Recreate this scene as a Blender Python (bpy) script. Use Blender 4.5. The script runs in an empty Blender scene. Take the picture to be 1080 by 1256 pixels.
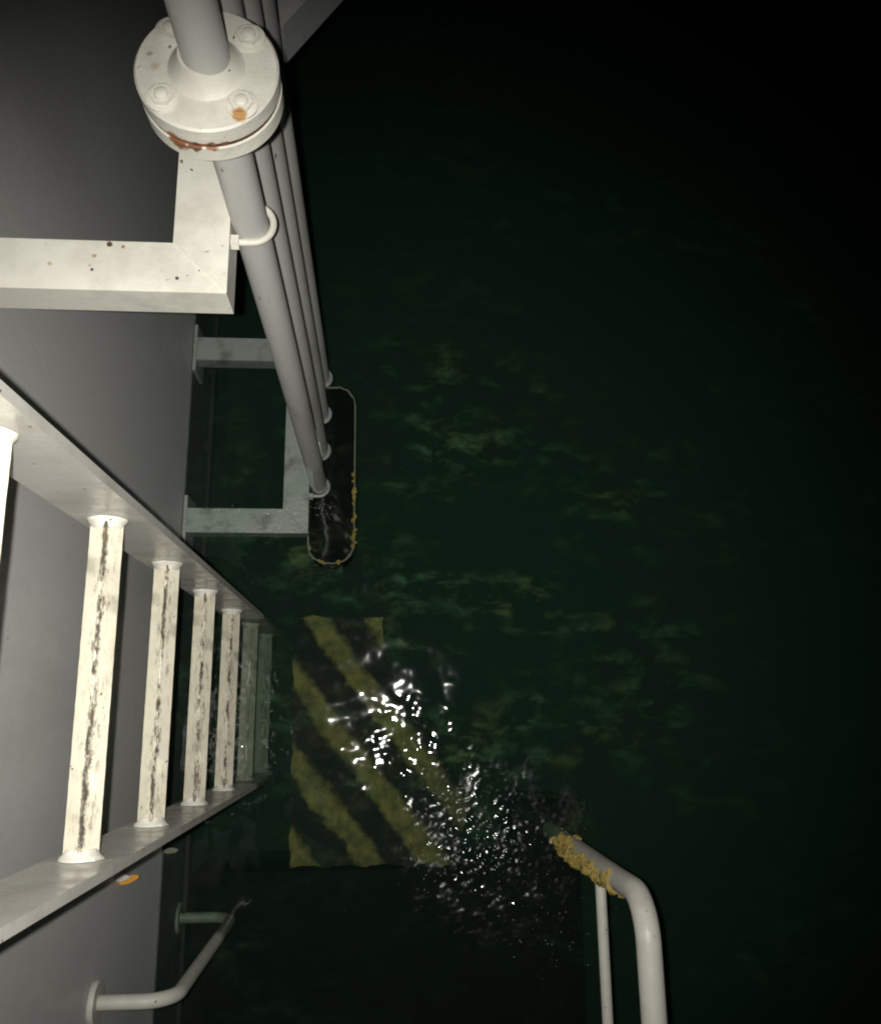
import bpy, bmesh, math, random
import numpy as np
from mathutils import Vector, Matrix
random.seed(7)
rng = np.random.default_rng(11)
S = bpy.context.scene
COL = S.collection

# ------------------------------------------------------------------ camera
H = 2.15                                   # eye height over the water
cam_d = bpy.data.cameras.new("camera")
cam = bpy.data.objects.new("camera", cam_d); COL.objects.link(cam); S.camera = cam
cam_d.sensor_fit = 'HORIZONTAL'; cam_d.sensor_width = 36; cam_d.lens = 36.0
cam_d.clip_start = 0.02; cam_d.clip_end = 500
Rm = Matrix(((0.9975141744763151, -0.00972204451911551, -0.06979221711053121),
             (-0.006252368016996532, 0.9743190128246036, -0.22508524861187515),
             (0.07018817288557402, 0.22496209258196803, 0.9718362399541018)))
cam.matrix_world = Matrix.Translation((0, 0, H)) @ Rm.to_4x4()

# ------------------------------------------------------------------ night sky
W = bpy.data.worlds.new("World"); S.world = W; W.use_nodes = True
wn = W.node_tree; bg = wn.nodes["Background"]
sky = wn.nodes.new("ShaderNodeTexSky"); sky.sky_type = 'NISHITA'; sky.sun_disc = False
sky.sun_elevation = math.radians(-7); sky.sun_rotation = math.radians(200)
wn.links.new(sky.outputs[0], bg.inputs[0]); bg.inputs[1].default_value = 0.05

# ------------------------------------------------------------------ the phone's flash (its glints show in the water)
fl = bpy.data.lights.new("camera_flash", 'SPOT'); flo = bpy.data.objects.new("camera_flash", fl); COL.objects.link(flo)
fl.energy = 100.0; fl.color = (1.0, 0.97, 0.90); fl.shadow_soft_size = 0.0045
fl.spot_size = math.radians(86); fl.spot_blend = 1.0
flo.location = (-0.022, 0.004, H - 0.002)
flo.rotation_euler = Vector((-0.0210, 0.0963, -0.9951)).to_track_quat('-Z', 'Y').to_euler()

S.view_settings.view_transform = 'Standard'; S.view_settings.look = 'None'
S.view_settings.gamma = 1; S.view_settings.exposure = 0
S.cycles.use_denoising = True
S.cycles.max_bounces = 8; S.cycles.transparent_max_bounces = 16; S.cycles.volume_bounces = 1
S.cycles.sample_clamp_indirect = 4
S.cycles.pixel_filter_type = 'BLACKMAN_HARRIS'; S.cycles.filter_width = 2.0

# ------------------------------------------------------------------ materials
class NT:
    def __init__(s, name):
        s.m = bpy.data.materials.new(name); s.m.use_nodes = True; s.t = s.m.node_tree; s.t.nodes.clear()
        s.out = s.n("OutputMaterial")
    def n(s, kind, **kw):
        nd = s.t.nodes.new("ShaderNode" + kind)
        for k, v in kw.items(): setattr(nd, k, v)
        return nd
    def l(s, a, b): s.t.links.new(a, b)
    def coord(s, scale=(1, 1, 1)):
        tc = s.n("TexCoord"); oi = s.n("ObjectInfo")
        mp = s.n("Mapping"); mp.inputs["Scale"].default_value = scale
        s.l(tc.outputs["Object"], mp.inputs["Vector"])
        ad = s.n("VectorMath", operation='ADD'); s.l(mp.outputs[0], ad.inputs[0])
        cm = s.n("VectorMath", operation='SCALE'); cm.inputs[0].default_value = (17.3, 9.1, 5.7)
        s.l(oi.outputs["Random"], cm.inputs["Scale"]); s.l(cm.outputs[0], ad.inputs[1])
        return ad.outputs[0]
    def noise(s, vec, scale, detail=4, rough=.55, dist=0):
        nz = s.n("TexNoise"); nz.inputs["Scale"].default_value = scale; nz.inputs["Detail"].default_value = detail
        nz.inputs["Roughness"].default_value = rough; nz.inputs["Distortion"].default_value = dist
        s.l(vec, nz.inputs["Vector"]); return nz.outputs[0]
    def ramp(s, fac, a, b, va=0., vb=1.):
        r = s.n("MapRange"); r.interpolation_type = 'SMOOTHSTEP'
        r.inputs[1].default_value = a; r.inputs[2].default_value = b; r.inputs[3].default_value = va; r.inputs[4].default_value = vb
        s.l(fac, r.inputs[0]); return r.outputs[0]
    def mix(s, fac, a, b):
        m = s.n("Mix", data_type='RGBA')
        if isinstance(fac, float): m.inputs[0].default_value = fac
        else: s.l(fac, m.inputs[0])
        for sock, v in ((m.inputs[6], a), (m.inputs[7], b)):
            if isinstance(v, tuple): sock.default_value = (*v, 1)
            else: s.l(v, sock)
        return m.outputs[2]
    def math(s, op, a, b=None):
        m = s.n("Math", operation=op)
        for sock, v in zip(m.inputs, (a, b)):
            if v is None: continue
            if isinstance(v, (int, float)): sock.default_value = v
            else: s.l(v, sock)
        return m.outputs[0]

def paint(name, base, dirt=(.18, .16, .12), rust=(.23, .075, .02), dirt_amt=.5, rust_lo=.70, rough=.35,
          bump=.25, dirt_scale=9, speck_lo=.72, spots=(), ridge=None, stretch=(1, 1, 1), spec=.5, wet=None, water_dim=None):
    """weathered gloss paint: blotches, fine dark specks, rust bleeding through, brush texture"""
    N = NT(name); v = N.coord(stretch)
    b = N.n("BsdfPrincipled"); N.l(b.outputs[0], N.out.inputs[0])
    b.inputs["Specular IOR Level"].default_value = spec
    big = N.noise(v, dirt_scale, 5, .6)
    col = N.mix(N.math('MULTIPLY', N.ramp(big, .48, .72), dirt_amt), base, dirt)
    var = N.noise(v, 33, 4, .6)
    col = N.mix(N.ramp(var, .3, .7, 0, .22), col, tuple(c * .62 for c in base))
    sp = N.noise(v, 110, 2, .5)
    spm = N.math('MULTIPLY', N.ramp(sp, speck_lo, speck_lo + .04), .85)
    col = N.mix(spm, col, (.05, .035, .02))
    col = N.mix(N.ramp(N.noise(v, 48, 6, .75), .58, .74, 0, .30), col, tuple(c * .45 for c in base))
    rn = N.noise(v, 14, 6, .7, .4)
    rm = N.ramp(rn, rust_lo, rust_lo + .05)
    col = N.mix(rm, col, rust)
    tc = N.n("TexCoord")
    for (px, py, pz, rad, cc) in spots:                     # rust marks with a place of their own
        d = N.n("VectorMath", operation='DISTANCE'); N.l(tc.outputs["Object"], d.inputs[0]); d.inputs[1].default_value = (px, py, pz)
        dd = N.math('ADD', d.outputs["Value"], N.math('MULTIPLY', N.math('SUBTRACT', N.noise(v, 160, 3), .5), rad * 1.1))
        col = N.mix(N.ramp(dd, rad * .55, rad, 1, 0), col, cc)
    if ridge:                                               # grime left along the worn ridge of a rung
        sx = N.n("SeparateXYZ"); N.l(tc.outputs["Object"], sx.inputs[0])
        wob = N.math('MULTIPLY', N.math('SUBTRACT', N.noise(N.coord((1, 1, 1)), 60, 6, .75), .5), .011)
        off = N.math('ABSOLUTE', N.math('ADD', N.math('SUBTRACT', sx.outputs[0], .0037), wob))
        line = N.ramp(off, .0008, .0042, 1, 0)
        brk = N.ramp(N.noise(N.coord((1, .45, 1)), 42, 6, .75), .42, .55)
        col = N.mix(N.math('MULTIPLY', N.math('MULTIPLY', line, brk), ridge), col, (.035, .028, .02))
        side = N.ramp(N.noise(N.coord((1.6, .5, 1.6)), 75, 6, .8), .50, .64)
        near = N.ramp(off, .002, .016, 1, .15)
        col = N.mix(N.math('MULTIPLY', N.math('MULTIPLY', side, near), .9), col, (.12, .09, .06))
        col = N.mix(N.ramp(N.noise(N.coord((1, .6, 1)), 18, 5, .7), .5, .8, 0, .55), col, (.36, .27, .17))
    if water_dim is not None:                                   # dimming by the water, painted in as a dark green tint below the waterline
        sa = N.n("SeparateXYZ"); N.l(tc.outputs["Object"], sa.inputs[0])
        am = N.ramp(N.math('ADD', sa.outputs[2], N.math('MULTIPLY', N.math('SUBTRACT', N.noise(v, 30, 4), .5), .05)), water_dim - .02, water_dim + .03, .85, 0)
        col = N.mix(am, col, N.mix(N.ramp(N.noise(v, 40, 4), .4, .6), (.10, .13, .10), (.17, .19, .15)))
    N.l(col, b.inputs["Base Color"])
    rr = N.ramp(var, .3, .7, rough, min(1, rough + .25))
    if wet:                                                 # wet and glossy up to the splash line
        sz = N.n("SeparateXYZ"); N.l(tc.outputs["Object"], sz.inputs[0])
        wl = N.ramp(N.math('ADD', sz.outputs[2], N.math('MULTIPLY', N.noise(v, 12, 3), .12)), wet - .03, wet + .05, .16, 1)
        rr = N.math('MULTIPLY', rr, wl)
    N.l(rr, b.inputs["Roughness"])
    bp = N.n("Bump"); bp.inputs["Strength"].default_value = bump; bp.inputs["Distance"].default_value = .002
    hsum = N.math('ADD', N.math('MULTIPLY', N.noise(v, 70, 5, .65), 1.), N.math('MULTIPLY', rm, .5))
    N.l(hsum, bp.inputs["Height"]); N.l(bp.outputs[0], b.inputs["Normal"])
    return N.m

M = {}
M['cream'] = paint("old_cream_paint", (.70, .685, .61), dirt_amt=.35, rust_lo=.74, rough=.38)
_s = lambda x, y, r, c: (x, y, .030, r, c)
M['frame'] = paint("bracket_paint", (.70, .685, .61), dirt_amt=.35, rust_lo=.76, rough=.38, spots=(
    _s(.173, .063, .0042, (.10, .05, .02)), _s(.188, .060, .0030, (.35, .18, .08)), _s(.157, .048, .0030, (.4, .28, .18)),
    _s(.156, .031, .0026, (.10, .07, .05)), _s(.250, .023, .0028, (.06, .05, .05)), _s(.109, .037, .0035, (.5, .42, .3))))
M['rung'] = paint("worn_rung_paint", (.76, .72, .58), dirt_amt=.35, rust_lo=.79, rough=.6, ridge=.95, spec=.2)
M['rail'] = paint("ladder_rail_paint", (.54, .53, .49), dirt_amt=.3, rust_lo=.80, rough=.20, bump=.12, water_dim=.50)
M['pipe'] = paint("grey_pipe_paint", (.50, .495, .475), dirt_amt=.6, stretch=(1, 1, .35), rust_lo=.83, rough=.36, bump=.15, dirt_scale=5, wet=.28)
M['flange'] = paint("flange_paint", (.67, .655, .58), dirt_amt=.28, rust_lo=.80, rough=.4, bump=.5,
                    spots=((.031, -.046, .045, .0085, (.40, .22, .08)), (-.028, -.060, .020, .013, (.20, .08, .03)), (.004, -.064, .022, .007, (.22, .10, .04)), (-.012, -.0635, .020, .008, (.16, .07, .03)), (.016, -.062, .024, .005, (.25, .12, .05)),
                           (-.045, .0, .045, .005, (.48, .42, .33)), (-.05, .012, .045, .0035, (.4, .32, .25))))
M['wet'] = paint("wet_bracket_paint", (.30, .33, .31), dirt=(.13, .16, .13), dirt_amt=.9, rust_lo=.80, rough=.10, bump=1.0, dirt_scale=22)
M['hull'] = paint("grey_hull_paint", (.55, .55, .545), dirt=(.38, .37, .35), dirt_amt=.45, rust_lo=.84, rough=.42, bump=.2, dirt_scale=2.6, speck_lo=.77, stretch=(1, 1, .45))
M['boot'] = paint("dark_antifouling", (.055, .07, .065), dirt=(.02, .03, .025), dirt_amt=.7, rust_lo=.9, rough=.6, bump=.4)
M['black'] = paint("black_rubber", (.005, .005, .005), dirt=(.012, .014, .011), dirt_amt=.5, rust_lo=.95, rough=.7, bump=.3, spec=.03)
M['dark'] = paint("dark_wet_steel", (.03, .03, .028), dirt=(.05, .045, .03), dirt_amt=.6, rust_lo=.72, rough=.5, spec=.1)
M['gasket'] = paint("rusty_gasket", (.11, .05, .025), dirt=(.04, .02, .012), dirt_amt=.8, rust_lo=.5, rough=.9)
M['beam'] = paint("beam_paint", (.42, .42, .40), dirt_amt=.5, rust_lo=.82, rough=.5)
M['guard'] = paint("guardrail_paint", (.62, .61, .55), dirt=(.30, .25, .2), dirt_amt=.5, rust_lo=.76, rough=.4, water_dim=.30)
M['grab'] = paint("grab_bar_paint", (.50, .50, .45), dirt=(.30, .25, .2), dirt_amt=.5, rust_lo=.76, rough=.35, water_dim=.12)
M['dim_rung'] = paint("dimmed_rung_paint", (.30, .32, .26), dirt=(.12, .14, .10), dirt_amt=.7, rust_lo=.8, rough=.4, ridge=.6, dirt_scale=25)  # darker rung colour imitating dimming under water
M['growth'] = paint("yellow_growth", (.32, .235, .055), dirt=(.07, .05, .015), dirt_amt=1.0, rust_lo=.64, rough=.6, bump=1.2, dirt_scale=40, speck_lo=.62)
M['crust'] = paint("pale_crust", (.20, .20, .15), dirt=(.12, .11, .07), dirt_amt=.8, rust_lo=.8, rough=.6, bump=1.0, dirt_scale=30)
M['orange'] = paint("orange_flake", (.62, .30, .04), dirt_amt=.3, rust_lo=.8, rough=.5)
M['white'] = paint("white_flake", (.62, .60, .55), dirt_amt=.3, rust_lo=.9, rough=.5)

def mat_stripes():
    N = NT("hazard_stripes"); b = N.n("BsdfPrincipled"); N.l(b.outputs[0], N.out.inputs[0])
    tc = N.n("TexCoord"); sx = N.n("SeparateXYZ"); N.l(tc.outputs["Object"], sx.inputs[0])
    v = tc.outputs["Object"]
    s = N.math('ADD', sx.outputs[1], N.math('MULTIPLY', sx.outputs[0], 1.27))
    s = N.math('ADD', s, N.math('MULTIPLY', N.math('SUBTRACT', N.noise(v, 9, 3), .5), .075))
    s = N.math('ADD', s, N.math('MULTIPLY', N.math('SUBTRACT', N.noise(v, 45, 3), .5), .05))
    fr = N.math('FRACT', N.math('DIVIDE', N.math('ADD', s, .229 + 2.1), .21))
    up = N.ramp(fr, -.02, .12); dn = N.ramp(fr, .36, .56, 1, 0)
    yel = N.math('MULTIPLY', up, dn)
    yc = N.mix(N.ramp(N.noise(v, 26, 6, .7), .36, .66), (.21, .185, .062), (.09, .082, .035))
    yc = N.mix(N.ramp(N.noise(v, 12, 5, .7), .55, .72), yc, (.14, .13, .03))
    wear = N.ramp(N.noise(v, 60, 4, .6), .62, .70)
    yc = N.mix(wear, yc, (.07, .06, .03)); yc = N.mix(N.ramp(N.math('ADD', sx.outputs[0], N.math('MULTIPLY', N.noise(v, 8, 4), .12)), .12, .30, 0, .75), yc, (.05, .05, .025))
    bc = N.mix(N.ramp(N.noise(v, 18, 5, .6), .5, .75), (.012, .012, .012), (.045, .04, .025))
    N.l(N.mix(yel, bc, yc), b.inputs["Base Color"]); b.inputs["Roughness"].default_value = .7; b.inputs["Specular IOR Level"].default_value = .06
    bp = N.n("Bump"); bp.inputs["Strength"].default_value = .6; bp.inputs["Distance"].default_value = .004
    N.l(N.noise(v, 50, 5), bp.inputs["Height"]); N.l(bp.outputs[0], b.inputs["Normal"])
    return N.m
M['stripes'] = mat_stripes()

def mat_water():
    N = NT("harbour_water")
    tc = N.n("TexCoord")
    fr = N.n("Fresnel"); fr.inputs[0].default_value = 1.333
    gl = N.n("BsdfGlossy")
    dz = N.n("VectorMath", operation='DISTANCE'); N.l(tc.outputs["Object"], dz.inputs[0]); dz.inputs[1].default_value = (.29, -.32, 0)
    cap = N.math('MULTIPLY', N.ramp(dz.outputs["Value"], .14, .30, 1, 0), N.ramp(N.noise(tc.outputs["Object"], 26, 5, .7, .5), .44, .58))   # patches of finest capillary ripples
    N.l(N.math('ADD', N.math('MULTIPLY', cap, .25), .06), gl.inputs["Roughness"]); gl.inputs["Color"].default_value = (1, 1, 1, 1)
    tr = N.n("BsdfTransparent"); tr.inputs[0].default_value = (.93, .97, .94, 1)
    # pale green caustic and ripple light, painted on the surface in streaky clumps
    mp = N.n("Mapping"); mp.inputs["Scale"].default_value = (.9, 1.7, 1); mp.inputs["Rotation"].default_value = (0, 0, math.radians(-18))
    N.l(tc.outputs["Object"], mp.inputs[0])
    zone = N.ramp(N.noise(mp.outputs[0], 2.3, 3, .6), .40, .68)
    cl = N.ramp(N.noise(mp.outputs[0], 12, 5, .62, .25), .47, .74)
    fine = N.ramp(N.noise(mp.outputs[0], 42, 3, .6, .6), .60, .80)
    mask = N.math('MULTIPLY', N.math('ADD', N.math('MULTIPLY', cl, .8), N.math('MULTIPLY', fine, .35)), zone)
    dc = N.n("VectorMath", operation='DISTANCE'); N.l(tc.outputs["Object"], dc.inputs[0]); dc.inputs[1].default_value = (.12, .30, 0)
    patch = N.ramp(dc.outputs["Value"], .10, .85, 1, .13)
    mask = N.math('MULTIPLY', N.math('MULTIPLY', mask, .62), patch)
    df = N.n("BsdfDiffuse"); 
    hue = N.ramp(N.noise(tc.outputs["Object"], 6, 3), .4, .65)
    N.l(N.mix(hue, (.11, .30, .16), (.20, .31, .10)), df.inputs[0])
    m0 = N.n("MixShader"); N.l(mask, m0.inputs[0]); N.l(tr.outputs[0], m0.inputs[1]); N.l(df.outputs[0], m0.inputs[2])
    m1 = N.n("MixShader"); N.l(fr.outputs[0], m1.inputs[0]); N.l(m0.outputs[0], m1.inputs[1]); N.l(gl.outputs[0], m1.inputs[2])
    N.l(m1.outputs[0], N.out.inputs["Surface"])
    ab = N.n("VolumeAbsorption"); ab.inputs["Color"].default_value = (.30, .58, .42, 1); ab.inputs["Density"].default_value = .9
    sc = N.n("VolumeScatter"); sc.inputs["Color"].default_value = (.42, .78, .56, 1); sc.inputs["Density"].default_value = .34
    sc.inputs["Anisotropy"].default_value = .2
    ad = N.n("AddShader"); N.l(ab.outputs[0], ad.inputs[0]); N.l(sc.outputs[0], ad.inputs[1])
    N.l(ad.outputs[0], N.out.inputs["Volume"])
    return N.m
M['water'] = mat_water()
M['silt'] = paint("dark_silt", (.03, .05, .035), dirt=(.02, .03, .02), dirt_amt=.8, rust_lo=.99, rough=.9)

def mat_bubble():
    N = NT("bubble_film"); b = N.n("BsdfPrincipled"); b.inputs["Base Color"].default_value = (.45, .47, .46, 1)
    b.inputs["Roughness"].default_value = .08
    t = N.n("BsdfTransparent"); m = N.n("MixShader"); m.inputs[0].default_value = .30
    N.l(t.outputs[0], m.inputs[1]); N.l(b.outputs[0], m.inputs[2]); N.l(m.outputs[0], N.out.inputs[0]); return N.m
M['bubble'] = mat_bubble()

# ------------------------------------------------------------------ helpers
def link(name, bm, mat, parent=None, smooth=True, bevel=0, loc=None):
    me = bpy.data.meshes.new(name)
    if bevel:
        es = [e for e in bm.edges if len(e.link_faces) == 2 and e.calc_face_angle(0) > .6]
        bmesh.ops.bevel(bm, geom=es, offset=bevel, segments=2, profile=.6, affect='EDGES', clamp_overlap=True)
    bmesh.ops.recalc_face_normals(bm, faces=bm.faces)
    bm.to_mesh(me); bm.free(); me.materials.append(mat)
    for p in me.polygons: p.use_smooth = smooth
    if smooth and hasattr(me, "set_sharp_from_angle"): me.set_sharp_from_angle(angle=math.radians(38))
    o = bpy.data.objects.new(name, me); COL.objects.link(o)
    if loc: o.location = loc
    if parent:
        o.parent = parent
        if loc is None: o.location = (0, 0, 0)
    return o
def tag(o, label, cat, group=None, kind=None):
    if label: o['label'] = label
    if cat: o['category'] = cat
    if group: o['group'] = group
    if kind: o['kind'] = kind
    return o
def thing(name, loc, label, cat, group=None):
    o = bpy.data.objects.new(name, None); COL.objects.link(o); o.location = loc; o.empty_display_size = .05
    return tag(o, label, cat, group)
def box(bm, x0, x1, y0, y1, z0, z1, rz=0, piv=None):
    vs = [bm.verts.new((x, y, z)) for x in (x0, x1) for y in (y0, y1) for z in (z0, z1)]
    for f in ((0, 1, 3, 2), (4, 6, 7, 5), (0, 4, 5, 1), (2, 3, 7, 6), (0, 2, 6, 4), (1, 5, 7, 3)):
        bm.faces.new([vs[i] for i in f])
    return vs
def prism(bm, pts, z0, z1):
    a = [bm.verts.new((x, y, z0)) for x, y in pts]; b = [bm.verts.new((x, y, z1)) for x, y in pts]
    bm.faces.new(a[::-1]); bm.faces.new(b); n = len(pts)
    for i in range(n): bm.faces.new((a[i], a[(i + 1) % n], b[(i + 1) % n], b[i]))
def tube(bm, pts, r, seg=24, caps=True, jitter=None):
    """swept tube through pts; r a number or one per point"""
    P = [Vector(p) for p in pts]; n = len(P)
    rs = r if hasattr(r, '__len__') else [r] * n
    t0 = (P[1] - P[0]).normalized()
    up = Vector((0, 0, 1)) if abs(t0.z) < .9 else Vector((0, 1, 0))
    u = t0.cross(up).normalized(); rings = []
    for i in range(n):
        t = ((P[min(i + 1, n - 1)] - P[i]).normalized() + (P[i] - P[max(i - 1, 0)]).normalized()).normalized()
        u = (u - t * u.dot(t)).normalized(); w = t.cross(u)
        ring = []
        for k in range(seg):
            a = 2 * math.pi * k / seg; rr = rs[i] * (1 if not jitter else 1 + jitter * random.uniform(-1, 1))
            ring.append(bm.verts.new(P[i] + (u * math.cos(a) + w * math.sin(a)) * rr))
        rings.append(ring)
    for a, b in zip(rings, rings[1:]):
        for k in range(seg): bm.faces.new((a[k], a[(k + 1) % seg], b[(k + 1) % seg], b[k]))
    if caps: bm.faces.new(rings[0][::-1]); bm.faces.new(rings[-1])
def lathe(bm, prof, seg=64, c=(0, 0)):
    rings = []
    for r, z in prof:
        if r < 1e-6: rings.append([bm.verts.new((c[0], c[1], z))])
        else: rings.append([bm.verts.new((c[0] + r * math.cos(2 * math.pi * k / seg), c[1] + r * math.sin(2 * math.pi * k / seg), z)) for k in range(seg)])
    for a, b in zip(rings, rings[1:]):
        if len(a) == len(b) == 1: continue
        for k in range(seg):
            k2 = (k + 1) % seg
            if len(a) == 1: bm.faces.new((a[0], b[k2], b[k]))
            elif len(b) == 1: bm.faces.new((a[k], a[k2], b[0]))
            else: bm.faces.new((a[k], a[k2], b[k2], b[k]))
def arc(c, r, a0, a1, n, plane='xy'):
    out = []
    for i in range(n + 1):
        a = a0 + (a1 - a0) * i / n; x, y = r * math.cos(a), r * math.sin(a)
        out.append(Vector(c) + (Vector((x, y, 0)) if plane == 'xy' else Vector((x, 0, y)) if plane == 'xz' else Vector((0, x, y))))
    return out
def blob(bm, c, r, sq=(1, 1, 1), j=.25, sub=1):
    res = bmesh.ops.create_icosphere(bm, subdivisions=sub, radius=r)
    for v in res['verts']:
        v.co = Vector((v.co.x * sq[0], v.co.y * sq[1], v.co.z * sq[2])) * (1 + random.uniform(-j, j)) + Vector(c)

# ------------------------------------------------------------------ SETTING: water and seabed
def graded(lo_in, hi_in, step, lo, hi, g=1.06):
    a = list(np.arange(lo_in, hi_in + step / 2, step)); s = step; x = a[-1]
    while x < hi: s *= g; x += s; a.append(min(x, hi))
    s = step; x = a[0]; left = []
    while x > lo: s *= g; x -= s; left.append(max(x, lo))
    return np.array(left[::-1] + a)
gx = graded(-.62, .72, .0028, -30, 30); gy = graded(-.78, .62, .0028, -30, 30)
X, Y = np.meshgrid(gx, gy, indexing='ij')
Z = np.zeros_like(X)
def waves(n, lmin, lmax, slope, seed, ang=None, spread=math.pi):
    r = np.random.default_rng(seed); z = np.zeros_like(X)
    for i in range(n):
        L = math.exp(r.uniform(math.log(lmin), math.log(lmax))); k = 2 * math.pi / L
        th = r.uniform(0, 2 * math.pi) if ang is None else ang + r.normal() * spread
        z += slope * math.sqrt(2 / n) / k * np.sin(k * (X * math.cos(th) + Y * math.sin(th)) + r.uniform(0, 6.28))
    return z
far = np.maximum(np.abs(X), np.abs(Y))
fade = np.clip(1.6 - far, 0, 1)
def gauss(cx, cy, sx, sy): return np.exp(-((X - cx) / sx) ** 2 - ((Y - cy) / sy) ** 2)
Z += waves(26, .18, .9, .020, 3)
Z += waves(40, .045, .14, .046, 6) * fade * (.55 + .45 * gauss(.08, -.10, .30, .30))
Z += waves(50, .018, .045, .055, 8) * fade * (.15 + 1.0 * gauss(.09, -.10, .12, .13))
chop = gauss(.22, -.25, .12, .13) + .8 * gauss(.34, -.36, .13, .13) + .35 * gauss(.16, -.38, .16, .13) + .3 * gauss(-.30, -.02, .1, .2)
Z += waves(80, .010, .026, .20, 9) * fade * chop
Z -= gauss(.2, -.2, 1.5, 1.5) * 0
nx, ny = X.shape
co = np.stack([X, Y, Z], -1).reshape(-1, 3)
idx = np.arange(nx * ny).reshape(nx, ny)
q = np.stack([idx[:-1, :-1], idx[1:, :-1], idx[1:, 1:], idx[:-1, 1:]], -1).reshape(-1, 4)
rim = np.concatenate([idx[:, 0], idx[-1, 1:], idx[::-1, -1][1:], idx[0, ::-1][1:-1]])    # counter-clockwise from above
BOT = -3.0
nb = len(rim); low = co[rim].copy(); low[:, 2] = BOT + .01
base = len(co); co = np.concatenate([co, low])
me = bpy.data.meshes.new("water")
faces = [tuple(f) for f in q.tolist()]
for i in range(nb):
    j = (i + 1) % nb; faces.append((int(rim[j]), int(rim[i]), base + i, base + j))
faces.append(tuple(base + i for i in range(nb))[::-1])
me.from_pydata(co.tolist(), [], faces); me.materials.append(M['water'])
me.polygons.foreach_set("use_smooth", [True] * len(q) + [False] * (len(faces) - len(q)))
me.update()
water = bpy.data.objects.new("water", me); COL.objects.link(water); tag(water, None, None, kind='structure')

bm = bmesh.new(); bmesh.ops.create_grid(bm, x_segments=80, y_segments=80, size=60)
for v in bm.verts: v.co.z = BOT + random.uniform(-.06, 0) - .02
sb = link("seabed", bm, M['silt']); tag(sb, None, None, kind='structure')

# ------------------------------------------------------------------ the ship's side
WX = -.48
hull = thing("ship_hull", (WX - .6, 0, 0), "flat grey painted steel hull side rising from the dark water along the left", "ship hull")
def hb(x0, x1, y0, y1, z0, z1, ox=WX - .6):
    bm = bmesh.new(); box(bm, x0 - ox, x1 - ox, y0, y1, z0, z1); return bm
link("topside_plate", hb(WX - 1.2, WX, -9, 9, .004, 3.6), M['hull'], hull, bevel=.002)
bt = link("antifouling_band", hb(WX - 1.2, WX + .003, -9, 9, -.31, .002), M['boot'], hull, bevel=.004)
bt['label'] = "dark painted band below the waterline"
for y in (-.83, 1.85):
    bm = bmesh.new()
    tube(bm, [(.6 + .0005, y + .002 * math.sin(i * 1.7), .01 + i * .12) for i in range(28)], .0028, 8)
    link("weld_seam", bm, M['hull'], hull)
bm = bmesh.new()
tube(bm, [(.6 + .016, -1.6 + i * .2, -.20 + .005 * math.sin(i * 2.1)) for i in range(18)], [.007 + .0015 * math.sin(i * 3.3) for i in range(18)], 12)
for y in (-.9, -.2, .47, .72, .94, 1.4): blob(bm, (.6 + .012, y, -.20), .014, (1, 1.4, 1))
hp = link("submerged_pipe", bm, M['dark'], hull)

# ------------------------------------------------------------------ ladder
lad = thing("ladder", (-.32, .039, -.5), "steel ladder with flat side rails and worn cream rungs running down into the water", "ladder")
def railp(yin, out):
    bm = bmesh.new(); t = .011
    y0, y1 = (yin, yin + t) if out > 0 else (yin - t, yin)
    box(bm, -.358 + .32, -.275 + .32, y0 - .039, y1 - .039, .03, 3.4)
    return link("side_rail", bm, M['rail'], lad, bevel=.0022)
railp(.229, 1); railp(-.151, -1)
r0 = .0185
def rung_bm():
    bm = bmesh.new(); ys = np.linspace(-.188, .188, 40); rings = []
    for y in ys:
        ring = []
        for k in range(4):
            a = math.pi / 2 * k - .20
            for da in (-.05, .05):                          # square bar set on its edge, corners rounded
                rr = r0 * (1 + random.uniform(-.012, .012))
                ring.append(bm.verts.new((rr * math.cos(a + da), y, rr * math.sin(a + da))))
        rings.append(ring)
    for a, b in zip(rings, rings[1:]):
        for k in range(8): bm.faces.new((a[k], a[(k + 1) % 8], b[(k + 1) % 8], b[k]))
    bm.faces.new(rings[0]); bm.faces.new(rings[-1]); return bm
rg = link("rung", rung_bm(), M['rung'], lad)
wbs = []
for s in (-1, 1):
    bm = bmesh.new()
    tube(bm, [(0, s * .1895, 0), (0, s * .186, 0), (0, s * .184, 0), (0, s * .178, 0)], [.0235, .0220, .0195, .0165], 20, jitter=.07)
    wbs.append(link("weld_bead", bm, M['cream'], rg))
zr = [.19 + .3055 * k for k in (0, 1, 2, 3, 4, 5, 6, 7, 8, -1, -2)]
first = True
for z in zr:
    o = rg if first else rg.copy()
    if not first:
        COL.objects.link(o); o.parent = lad
        for w in wbs:
            c = w.copy(); COL.objects.link(c); c.parent = o
    if z < 0:                                               # below the water: the water's dimming is put into a darker colour
        o.data = o.data.copy(); o.data.materials[0] = M['dim_rung']
        for c in o.children: c.data = c.data.copy(); c.data.materials[0] = M['dim_rung']
    o.location = (0, 0, z + .5 + (.024 if 1.3 < z < 1.5 else 0)); first = False

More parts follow.
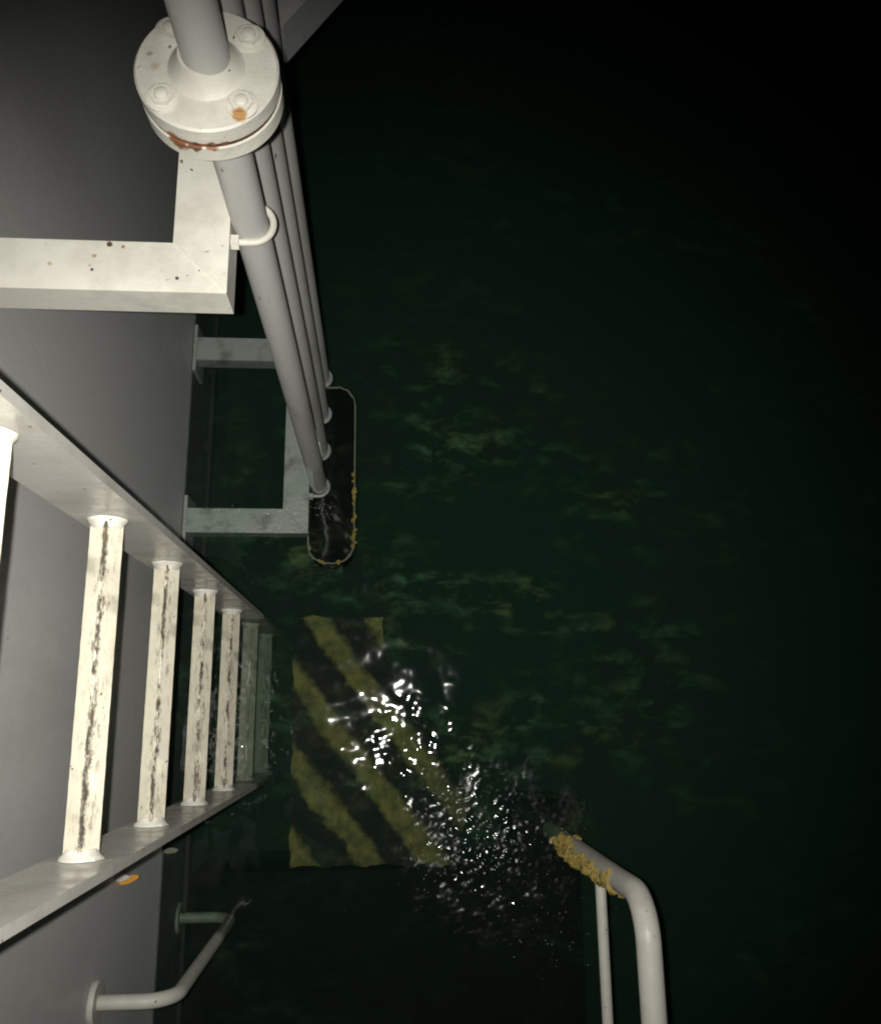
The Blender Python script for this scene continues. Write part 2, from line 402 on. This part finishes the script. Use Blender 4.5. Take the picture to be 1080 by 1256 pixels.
# ------------------------------------------------------------------ U brackets holding the pipes
PX = -.150; PY = (.560, .655, .752, .850); PR = .0208
def bracket(zt, mat, label, z_bolts, y_shift=0, EX=0):
    t = thing("pipe_bracket", (WX, .46 + y_shift, zt - .03), label, "bracket", "angle brackets that carry the pipes")
    ox, oy, oz = WX, .46 + y_shift, zt - .03
    A0, A1 = .005, .066
    y0 = 0.006
    bm = bmesh.new()    # C shaped frame: two arms from the hull and a beam under the pipes, one welded piece
    L = [(A0, y0), (.306, y0), (.306, y0 + EX + .513), (A0, y0 + EX + .513), (A0, y0 + EX + .452), (.243, y0 + EX + .452), (.243, y0 + .061), (A0, y0 + .061)]
    prism(bm, L, -.022, .030)
    f = link("frame", bm, M['frame'] if mat is M['cream'] else mat, t, bevel=.0035)
    bm = bmesh.new()     # weld line across the mitre
    tube(bm, [(.243 + .063 * i / 6 + random.uniform(-.001, .001), y0 + .061 - .061 * i / 6, .0298) for i in range(7)], .0014, 6)
    link("weld_line", bm, mat, f)
    for yy in (y0 + .030, y0 + EX + .483):
        bm = bmesh.new(); box(bm, .003, .011, yy - .062, yy + .062, -.06, .036)
        link("wall_plate", bm, mat, t, bevel=.002)
    for py in (PY[:1] if zt > 1 else PY):
        bm = bmesh.new(); R = PR + .0032; c = (PX - ox, py - oy, z_bolts)
        pts = [Vector((.302, c[1] - R, c[2]))] + [Vector((c[0], c[1], c[2])) + Vector((R * math.cos(a), R * math.sin(a), 0)) for a in np.linspace(-math.pi / 2, math.pi / 2, 18)] + [Vector((.302, c[1] + R, c[2]))]
        tube(bm, pts, .0043, 12)
        ub = link("u_bolt", bm, M['cream'] if mat is M['cream'] else mat, t)
        for s in (-1, 1):
            bm = bmesh.new()
            tube(bm, [(.307, c[1] + s * R, c[2]), (.316, c[1] + s * R, c[2])], .0095, 6)
            link("nut", bm, M['cream'] if mat is M['cream'] else mat, ub)
    return t
bracket(1.222, M['cream'], "cream angle bracket with rust specks clamping the pipes just below the flange", .020, 0, .16)
bracket(.004, M['wet'], "dull wet grey angle bracket awash at the waterline beside the ladder", .0245, -.026)

# ------------------------------------------------------------------ pipes
GP = "parallel vertical pipes clamped side by side"
labs = ["thickest looking grey pipe, the one with the round bolted flange",
        "plain grey pipe directly behind the flanged pipe",
        "plain grey pipe, third of the row, between two plain pipes",
        "plain grey pipe at the far outer edge of the row, beside open water"]
for i, py in enumerate(PY):
    t = thing("steel_pipe", (PX, py, -.02), labs[i], "pipe", GP)
    bm = bmesh.new()
    end = (.035, .03, .02, .02)[i]
    top = 3.3
    zs = [0.0, .02, .05] + list(np.linspace(.1, top, 50))
    tube(bm, [(.0012 * math.sin(z * 2.3 + i) - .006 * (z / 3), .0012 * math.cos(z * 1.9 + i), z) for z in zs], PR, 40)
    link("pipe_tube", bm, M['pipe'], t)
    bm = bmesh.new()
    lathe(bm, [(0, -.001), (.0225, -.001), (.0235, .004), (.0235, .018), (.0215, .022), (0, .022)], 32)
    link("end_cap", bm, M['dark'], t)
    if i == 0:
        zc = 1.395 + .047
        bm = bmesh.new(); r = .0635
        lathe(bm, [(.0, 0), (r - .002, 0), (r, .002), (r, .0185), (r - .0015, .020), (0, .020)], 72)
        lathe(bm, [(r * .0, .0245), (r - .0015, .0245), (r, .026), (r, .042), (r - .002, .044), (.034, .0445), (.030, .048), (.0245, .058), (.0215, .064), (0, .064)], 72)
        for k in range(90):                                # runs and lumps of old paint on the face
            a = random.uniform(0, 6.28); rr = random.uniform(.034, .058)
            blob(bm, (rr * math.cos(a), rr * math.sin(a), .0438), random.uniform(.001, .0028), (1.4, 1.4, .25), .2)
        fg = link("flange", bm, M['flange'], t, loc=(-.006, 0, zc))
        bm = bmesh.new(); lathe(bm, [(0, .0195), (.0620, .0195), (.0624, .0217), (.0620, .025), (0, .025)], 64)
        link("gasket", bm, M['gasket'], t, loc=(-.006, 0, zc))
        for k in range(4):
            a = math.radians(222 + 90 * k); bx, by = .0485 * math.cos(a), .0485 * math.sin(a)
            bm = bmesh.new()
            lathe(bm, [(0, .043), (.0145, .043), (.0145, .0458), (.013, .0465), (0, .0465)], 24, (bx, by))
            n6 = [(bx + .0105 * math.cos(j * math.pi / 3 + k), by + .0105 * math.sin(j * math.pi / 3 + k)) for j in range(6)]
            prism(bm, n6, .0455, .0498)
            lathe(bm, [(0, .048), (.0066, .049), (.0060, .0520), (.004, .0532), (0, .0536)], 16, (bx, by))
            link("bolt", bm, M['flange'], fg, bevel=.0016)

# dark box the pipes end in, with a crusted rim
t = thing("intake_basket", (-.10, .61, -.06), "dark rounded basket under the pipe ends with a crusted yellowish rim", "intake basket")
bm = bmesh.new()
def capsule(x0, x1, y0, y1, r, n=8):
    pts = []
    for cx, cy, a0 in ((x1 - r, y1 - r, 0), (x0 + r, y1 - r, 90), (x0 + r, y0 + r, 180), (x1 - r, y0 + r, 270)):
        pts += [(cx + r * math.cos(math.radians(a0 + 90 * i / n)), cy + r * math.sin(math.radians(a0 + 90 * i / n))) for i in range(n + 1)]
    return pts
cap = capsule(-.078, .036, -.235, .235, .05)
prism(bm, cap, -.09, .0)
link("basket", bm, M['black'], t, bevel=.004)
bm = bmesh.new(); ring = [Vector((x + random.uniform(-.002, .002), y + random.uniform(-.002, .002), .006 + .004 * math.sin(y * 30))) for x, y in cap]
rs = [.0014 + .0018 * random.random() for _ in ring]
tube(bm, ring + [ring[0]], rs + [rs[0]], 10)
link("rim_wire", bm, M['crust'], t)
bm = bmesh.new()
for k in range(26):
    y = random.choice((random.gauss(-.06, .03), random.gauss(-.06, .03), random.gauss(-.17, .04), random.uniform(-.2, -.02)))
    blob(bm, (.037 + random.gauss(0, .0025), y, .008), random.uniform(.003, .0065), (1, 1.3, .8))
for k in range(8):
    a = random.uniform(3.3, 6.1)
    blob(bm, (-.02 + .055 * math.cos(a), -.185 + .05 * math.sin(a), .006), random.uniform(.0025, .005), (1, 1.2, .7))
link("barnacles", bm, M['growth'], t, smooth=False)['kind'] = 'stuff'

# ------------------------------------------------------------------ diagonal brace up by the pipes
t = thing("diagonal_beam", (-.14, .95, 1.05), "flat grey steel beam slanting away behind the tops of the pipes", "beam")
bm = bmesh.new(); L = 1.5; w = .13
d = Vector((.575, .818, 0)); nrm = Vector((-.818, .575, 0))
o0 = Vector((.0, -.012, 0))
pts = [o0, o0 + d * L, o0 + d * L + nrm * w, o0 + nrm * w]
prism(bm, [(p.x, p.y) for p in pts], 0.02, .045)
link("top_flange", bm, M['beam'], t, bevel=.003)
bm = bmesh.new(); a = o0 + nrm * .003
pts = [a, a + d * L, a + d * L + nrm * .012, a + nrm * .012]
prism(bm, [(p.x, p.y) for p in pts], -.03, .019)
link("web", bm, M['beam'], t, bevel=.002)

# ------------------------------------------------------------------ grab bar on the hull
t = thing("grab_bar", (WX, -.477, -.10), "bent grey pipe handhold on the hull, upper end bolted above water and lower end submerged", "grab bar")
bm = bmesh.new(); xo = .135; rb = .055; zt_, zb_ = .552, -.10
pts = [(.002, 0, zt_), (.03, 0, zt_)] + [(xo - rb, 0, zt_ - rb) + Vector((0, 0, 0)) if False else Vector((xo - rb + rb * math.sin(a), 0, zt_ - rb + rb * math.cos(a))) for a in np.linspace(0, math.pi / 2, 10)]
pts += [Vector((xo, 0, z)) for z in (.4, .3, .2, .1, 0.02)]
pts += [Vector((xo - rb + rb * math.cos(a), 0, zb_ + rb - rb * math.sin(a))) for a in np.linspace(0, math.pi / 2, 10)]
pts += [Vector((.002, 0, zb_))]
tube(bm, pts, .0125, 22)
link("bar", bm, M['grab'], t)
for z in (zt_, zb_):
    bm = bmesh.new(); tube(bm, [(.0, 0, z), (.004, 0, z), (.009, 0, z)], [.035, .0365, .034], 28)
    link("wall_flange", bm, M['grab'], t)

# ------------------------------------------------------------------ guardrail at lower right
t = thing("guardrail", (.445, -.294, -.25), "cream pipe guardrail bending down into the water with yellow growth on its leg", "guardrail")
GZ = .65; rb = .075; o = Vector((.445, -.294, -.25))
def rel(p): return Vector(p) - o
bm = bmesh.new()
xs = .437
pts = [rel((.452, -2.6, GZ)), rel((.448, -1.6, GZ)), rel((.445, -1.0, GZ)), rel((.441, -.6, GZ)), rel((xs, -.290 - rb, GZ))]
pts += [rel((xs, -.290 - rb + rb * math.sin(a), GZ - rb + rb * math.cos(a))) for a in np.linspace(.15, math.pi / 2, 10)]
pts += [rel((xs + .008 * (1 - z / .5), -.290, z)) for z in (.5, .4, .3, .2, .1, 0, -.1, -.249)]
tube(bm, pts, .0203, 32)
link("top_rail", bm, M['guard'], t)
bm = bmesh.new()
tube(bm, [rel((.452, -2.6, .33)), rel((.446, -1.2, .33)), rel((.444, -.7, .33)), rel((.440, -.305, .33))], .0105, 20)
link("mid_rail", bm, M['guard'], t)
bm = bmesh.new()
for k in range(1300):
    z = random.triangular(-.04, .52, .10)
    ph = math.sin(z * 2 * math.pi / .043 + random.gauss(0, .3))
    a = math.radians(236 + random.gauss(0, 34 if z > .12 else 60))
    rr = .0200 + .0030 * ph
    blob(bm, rel((.441 + rr * math.cos(a), -.290 + rr * math.sin(a), z)), random.choice((.0018, .003, .0045, .0062)) * random.uniform(.8, 1.2) * (1 + .35 * ph), (1.3, 1.3, .75), .4, 1)
link("marine_growth", bm, M['growth'], t)['kind'] = 'stuff'
bm = bmesh.new()
for k in range(60):
    blob(bm, rel((.497 + random.gauss(0, .012), -.240 + random.gauss(0, .022), -.16 + random.gauss(0, .02))), random.uniform(.004, .009), (1, 1, .8), .3)
tube(bm, [rel((.497, -.240, -.16)), rel((.46, -.28, -.20)), rel((.445, -.29, -.24))], .008, 10)
link("mussel_clump", bm, M['dark'], t, smooth=False)['kind'] = 'stuff'

# ------------------------------------------------------------------ landing platform under water
t = thing("boat_landing", (0, -.3, -.6), "submerged boat landing with faded yellow and black hazard stripes", "boat landing")
bm = bmesh.new()
poly = [(-.225, .262), (.015, .260), (.016, .160), (.236, -.223), (.213, -.372), (-.217, -.372)]; edge = []
for (ax, ay), (bx_, by_) in zip(poly, poly[1:] + poly[:1]):           # weed eaten outline
    n = max(2, int(math.hypot(bx_ - ax, by_ - ay) / .012))
    for k in range(n):
        px, py_ = ax + (bx_ - ax) * k / n, ay + (by_ - ay) * k / n
        edge.append((px + .0028 * math.sin(py_ * 70 + 1) + random.uniform(-.002, .002), py_ + .3 + .0028 * math.sin(px * 63) + random.uniform(-.002, .002)))
prism(bm, edge, .20, .35)
for v in bm.verts: v.co.z += random.uniform(-.002, .002)
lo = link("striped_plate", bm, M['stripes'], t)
# stripes are laid out in plan coordinates of the site: shift the plate's origin to the site's origin
for v in lo.data.vertices: v.co.y -= .3
lo.location = (0, .3, 0)
bm = bmesh.new()
prism(bm, [(-.455, -.378 + .3), (.36, -.378 + .3), (.36, -.22 + .3), (.52, -.22 + .3), (.52, -2.6 + .3), (-.455, -2.6 + .3)], .02, .38)
link("rubber_deck", bm, M['black'], t, bevel=.01)
bm = bmesh.new()
for x in (-.2, .18): tube(bm, [(x, -.6, .03), (x, -.6, -2.42)], .09, 24)
tube(bm, [(-.1, .4, .21), (-.1, .4, -2.42)], .07, 24)
link("pile", bm, M['dark'], t)

# ------------------------------------------------------------------ flakes stuck on the hull
def flake(loc, mat, label, sx, sy, rz, ry):
    bm = bmesh.new(); n = 16; a = []
    for k in range(n):
        th = 2 * math.pi * k / n; rr = 1 + random.uniform(-.10, .10)
        a.append((sx * (1 + rr * math.cos(th)), sy * rr * math.sin(th)))
    prism(bm, a, 0, .0016)
    for v in bm.verts: v.co.z += .004 * (v.co.y / sy) ** 2
    o = link("paint_flake", bm, mat); o.rotation_euler = (0, ry, rz); o.location = loc
    tag(o, label, "paint flake", "loose flakes stuck to the hull"); return o
flake((WX - .002, -.305, .335), M['orange'], "orange curled flake sticking out from the grey hull under the ladder rail", .021, .0065, .35, -.2)
flake((WX - .002, -.290, .370), M['white'], "white oval flake sticking out right beside the orange one", .016, .006, .1, -.3)
flake((WX + .001, -.296, -.004), M['crust'], "pale flake at the waterline just below the ladder's lower rail", .017, .006, .1, -.1)

# ------------------------------------------------------------------ bubbles on the churned water, and pale specks standing in for glints
bm = bmesh.new()
def zat(x, y):
    i = int(np.clip(np.searchsorted(gx, x), 0, nx - 1)); j = int(np.clip(np.searchsorted(gy, y), 0, ny - 1)); return Z[i, j]
cl = [(.40, -.26, .03, 140), (.24, -.23, .05, 260), (.29, -.30, .06, 420), (.36, -.36, .06, 300), (.20, -.36, .05, 200), (.16, -.33, .04, 120), (.33, -.47, .07, 140), (.40, -.50, .05, 80), (-.28, -.04, .035, 26), (-.135, .50, .016, 120), (-.36, .47, .018, 60), (-.30, .945, .015, 40), (-.36, -.15, .03, 30)]  # clusters on the lower bracket stand in for its wet glints
for cx, cy, sg, n in cl:
    for k in range(n // 14 if n > 125 else n // 2):
        x, y = random.gauss(cx, sg), random.gauss(cy, sg * .8)
        r = random.choice((.0006, .0009, .0012, .0016))
        res = bmesh.ops.create_icosphere(bm, subdivisions=1, radius=r)
        z = zat(x, y)
        for v in res['verts']: v.co = Vector((v.co.x + x, v.co.y + y, v.co.z * .6 + z))
b = link("bubbles_and_glints", bm, M['bubble']); tag(b, "scattered tiny pale bubbles on the churned water by the striped landing, and pale specks as glints on the lower bracket", "foam", kind='stuff')
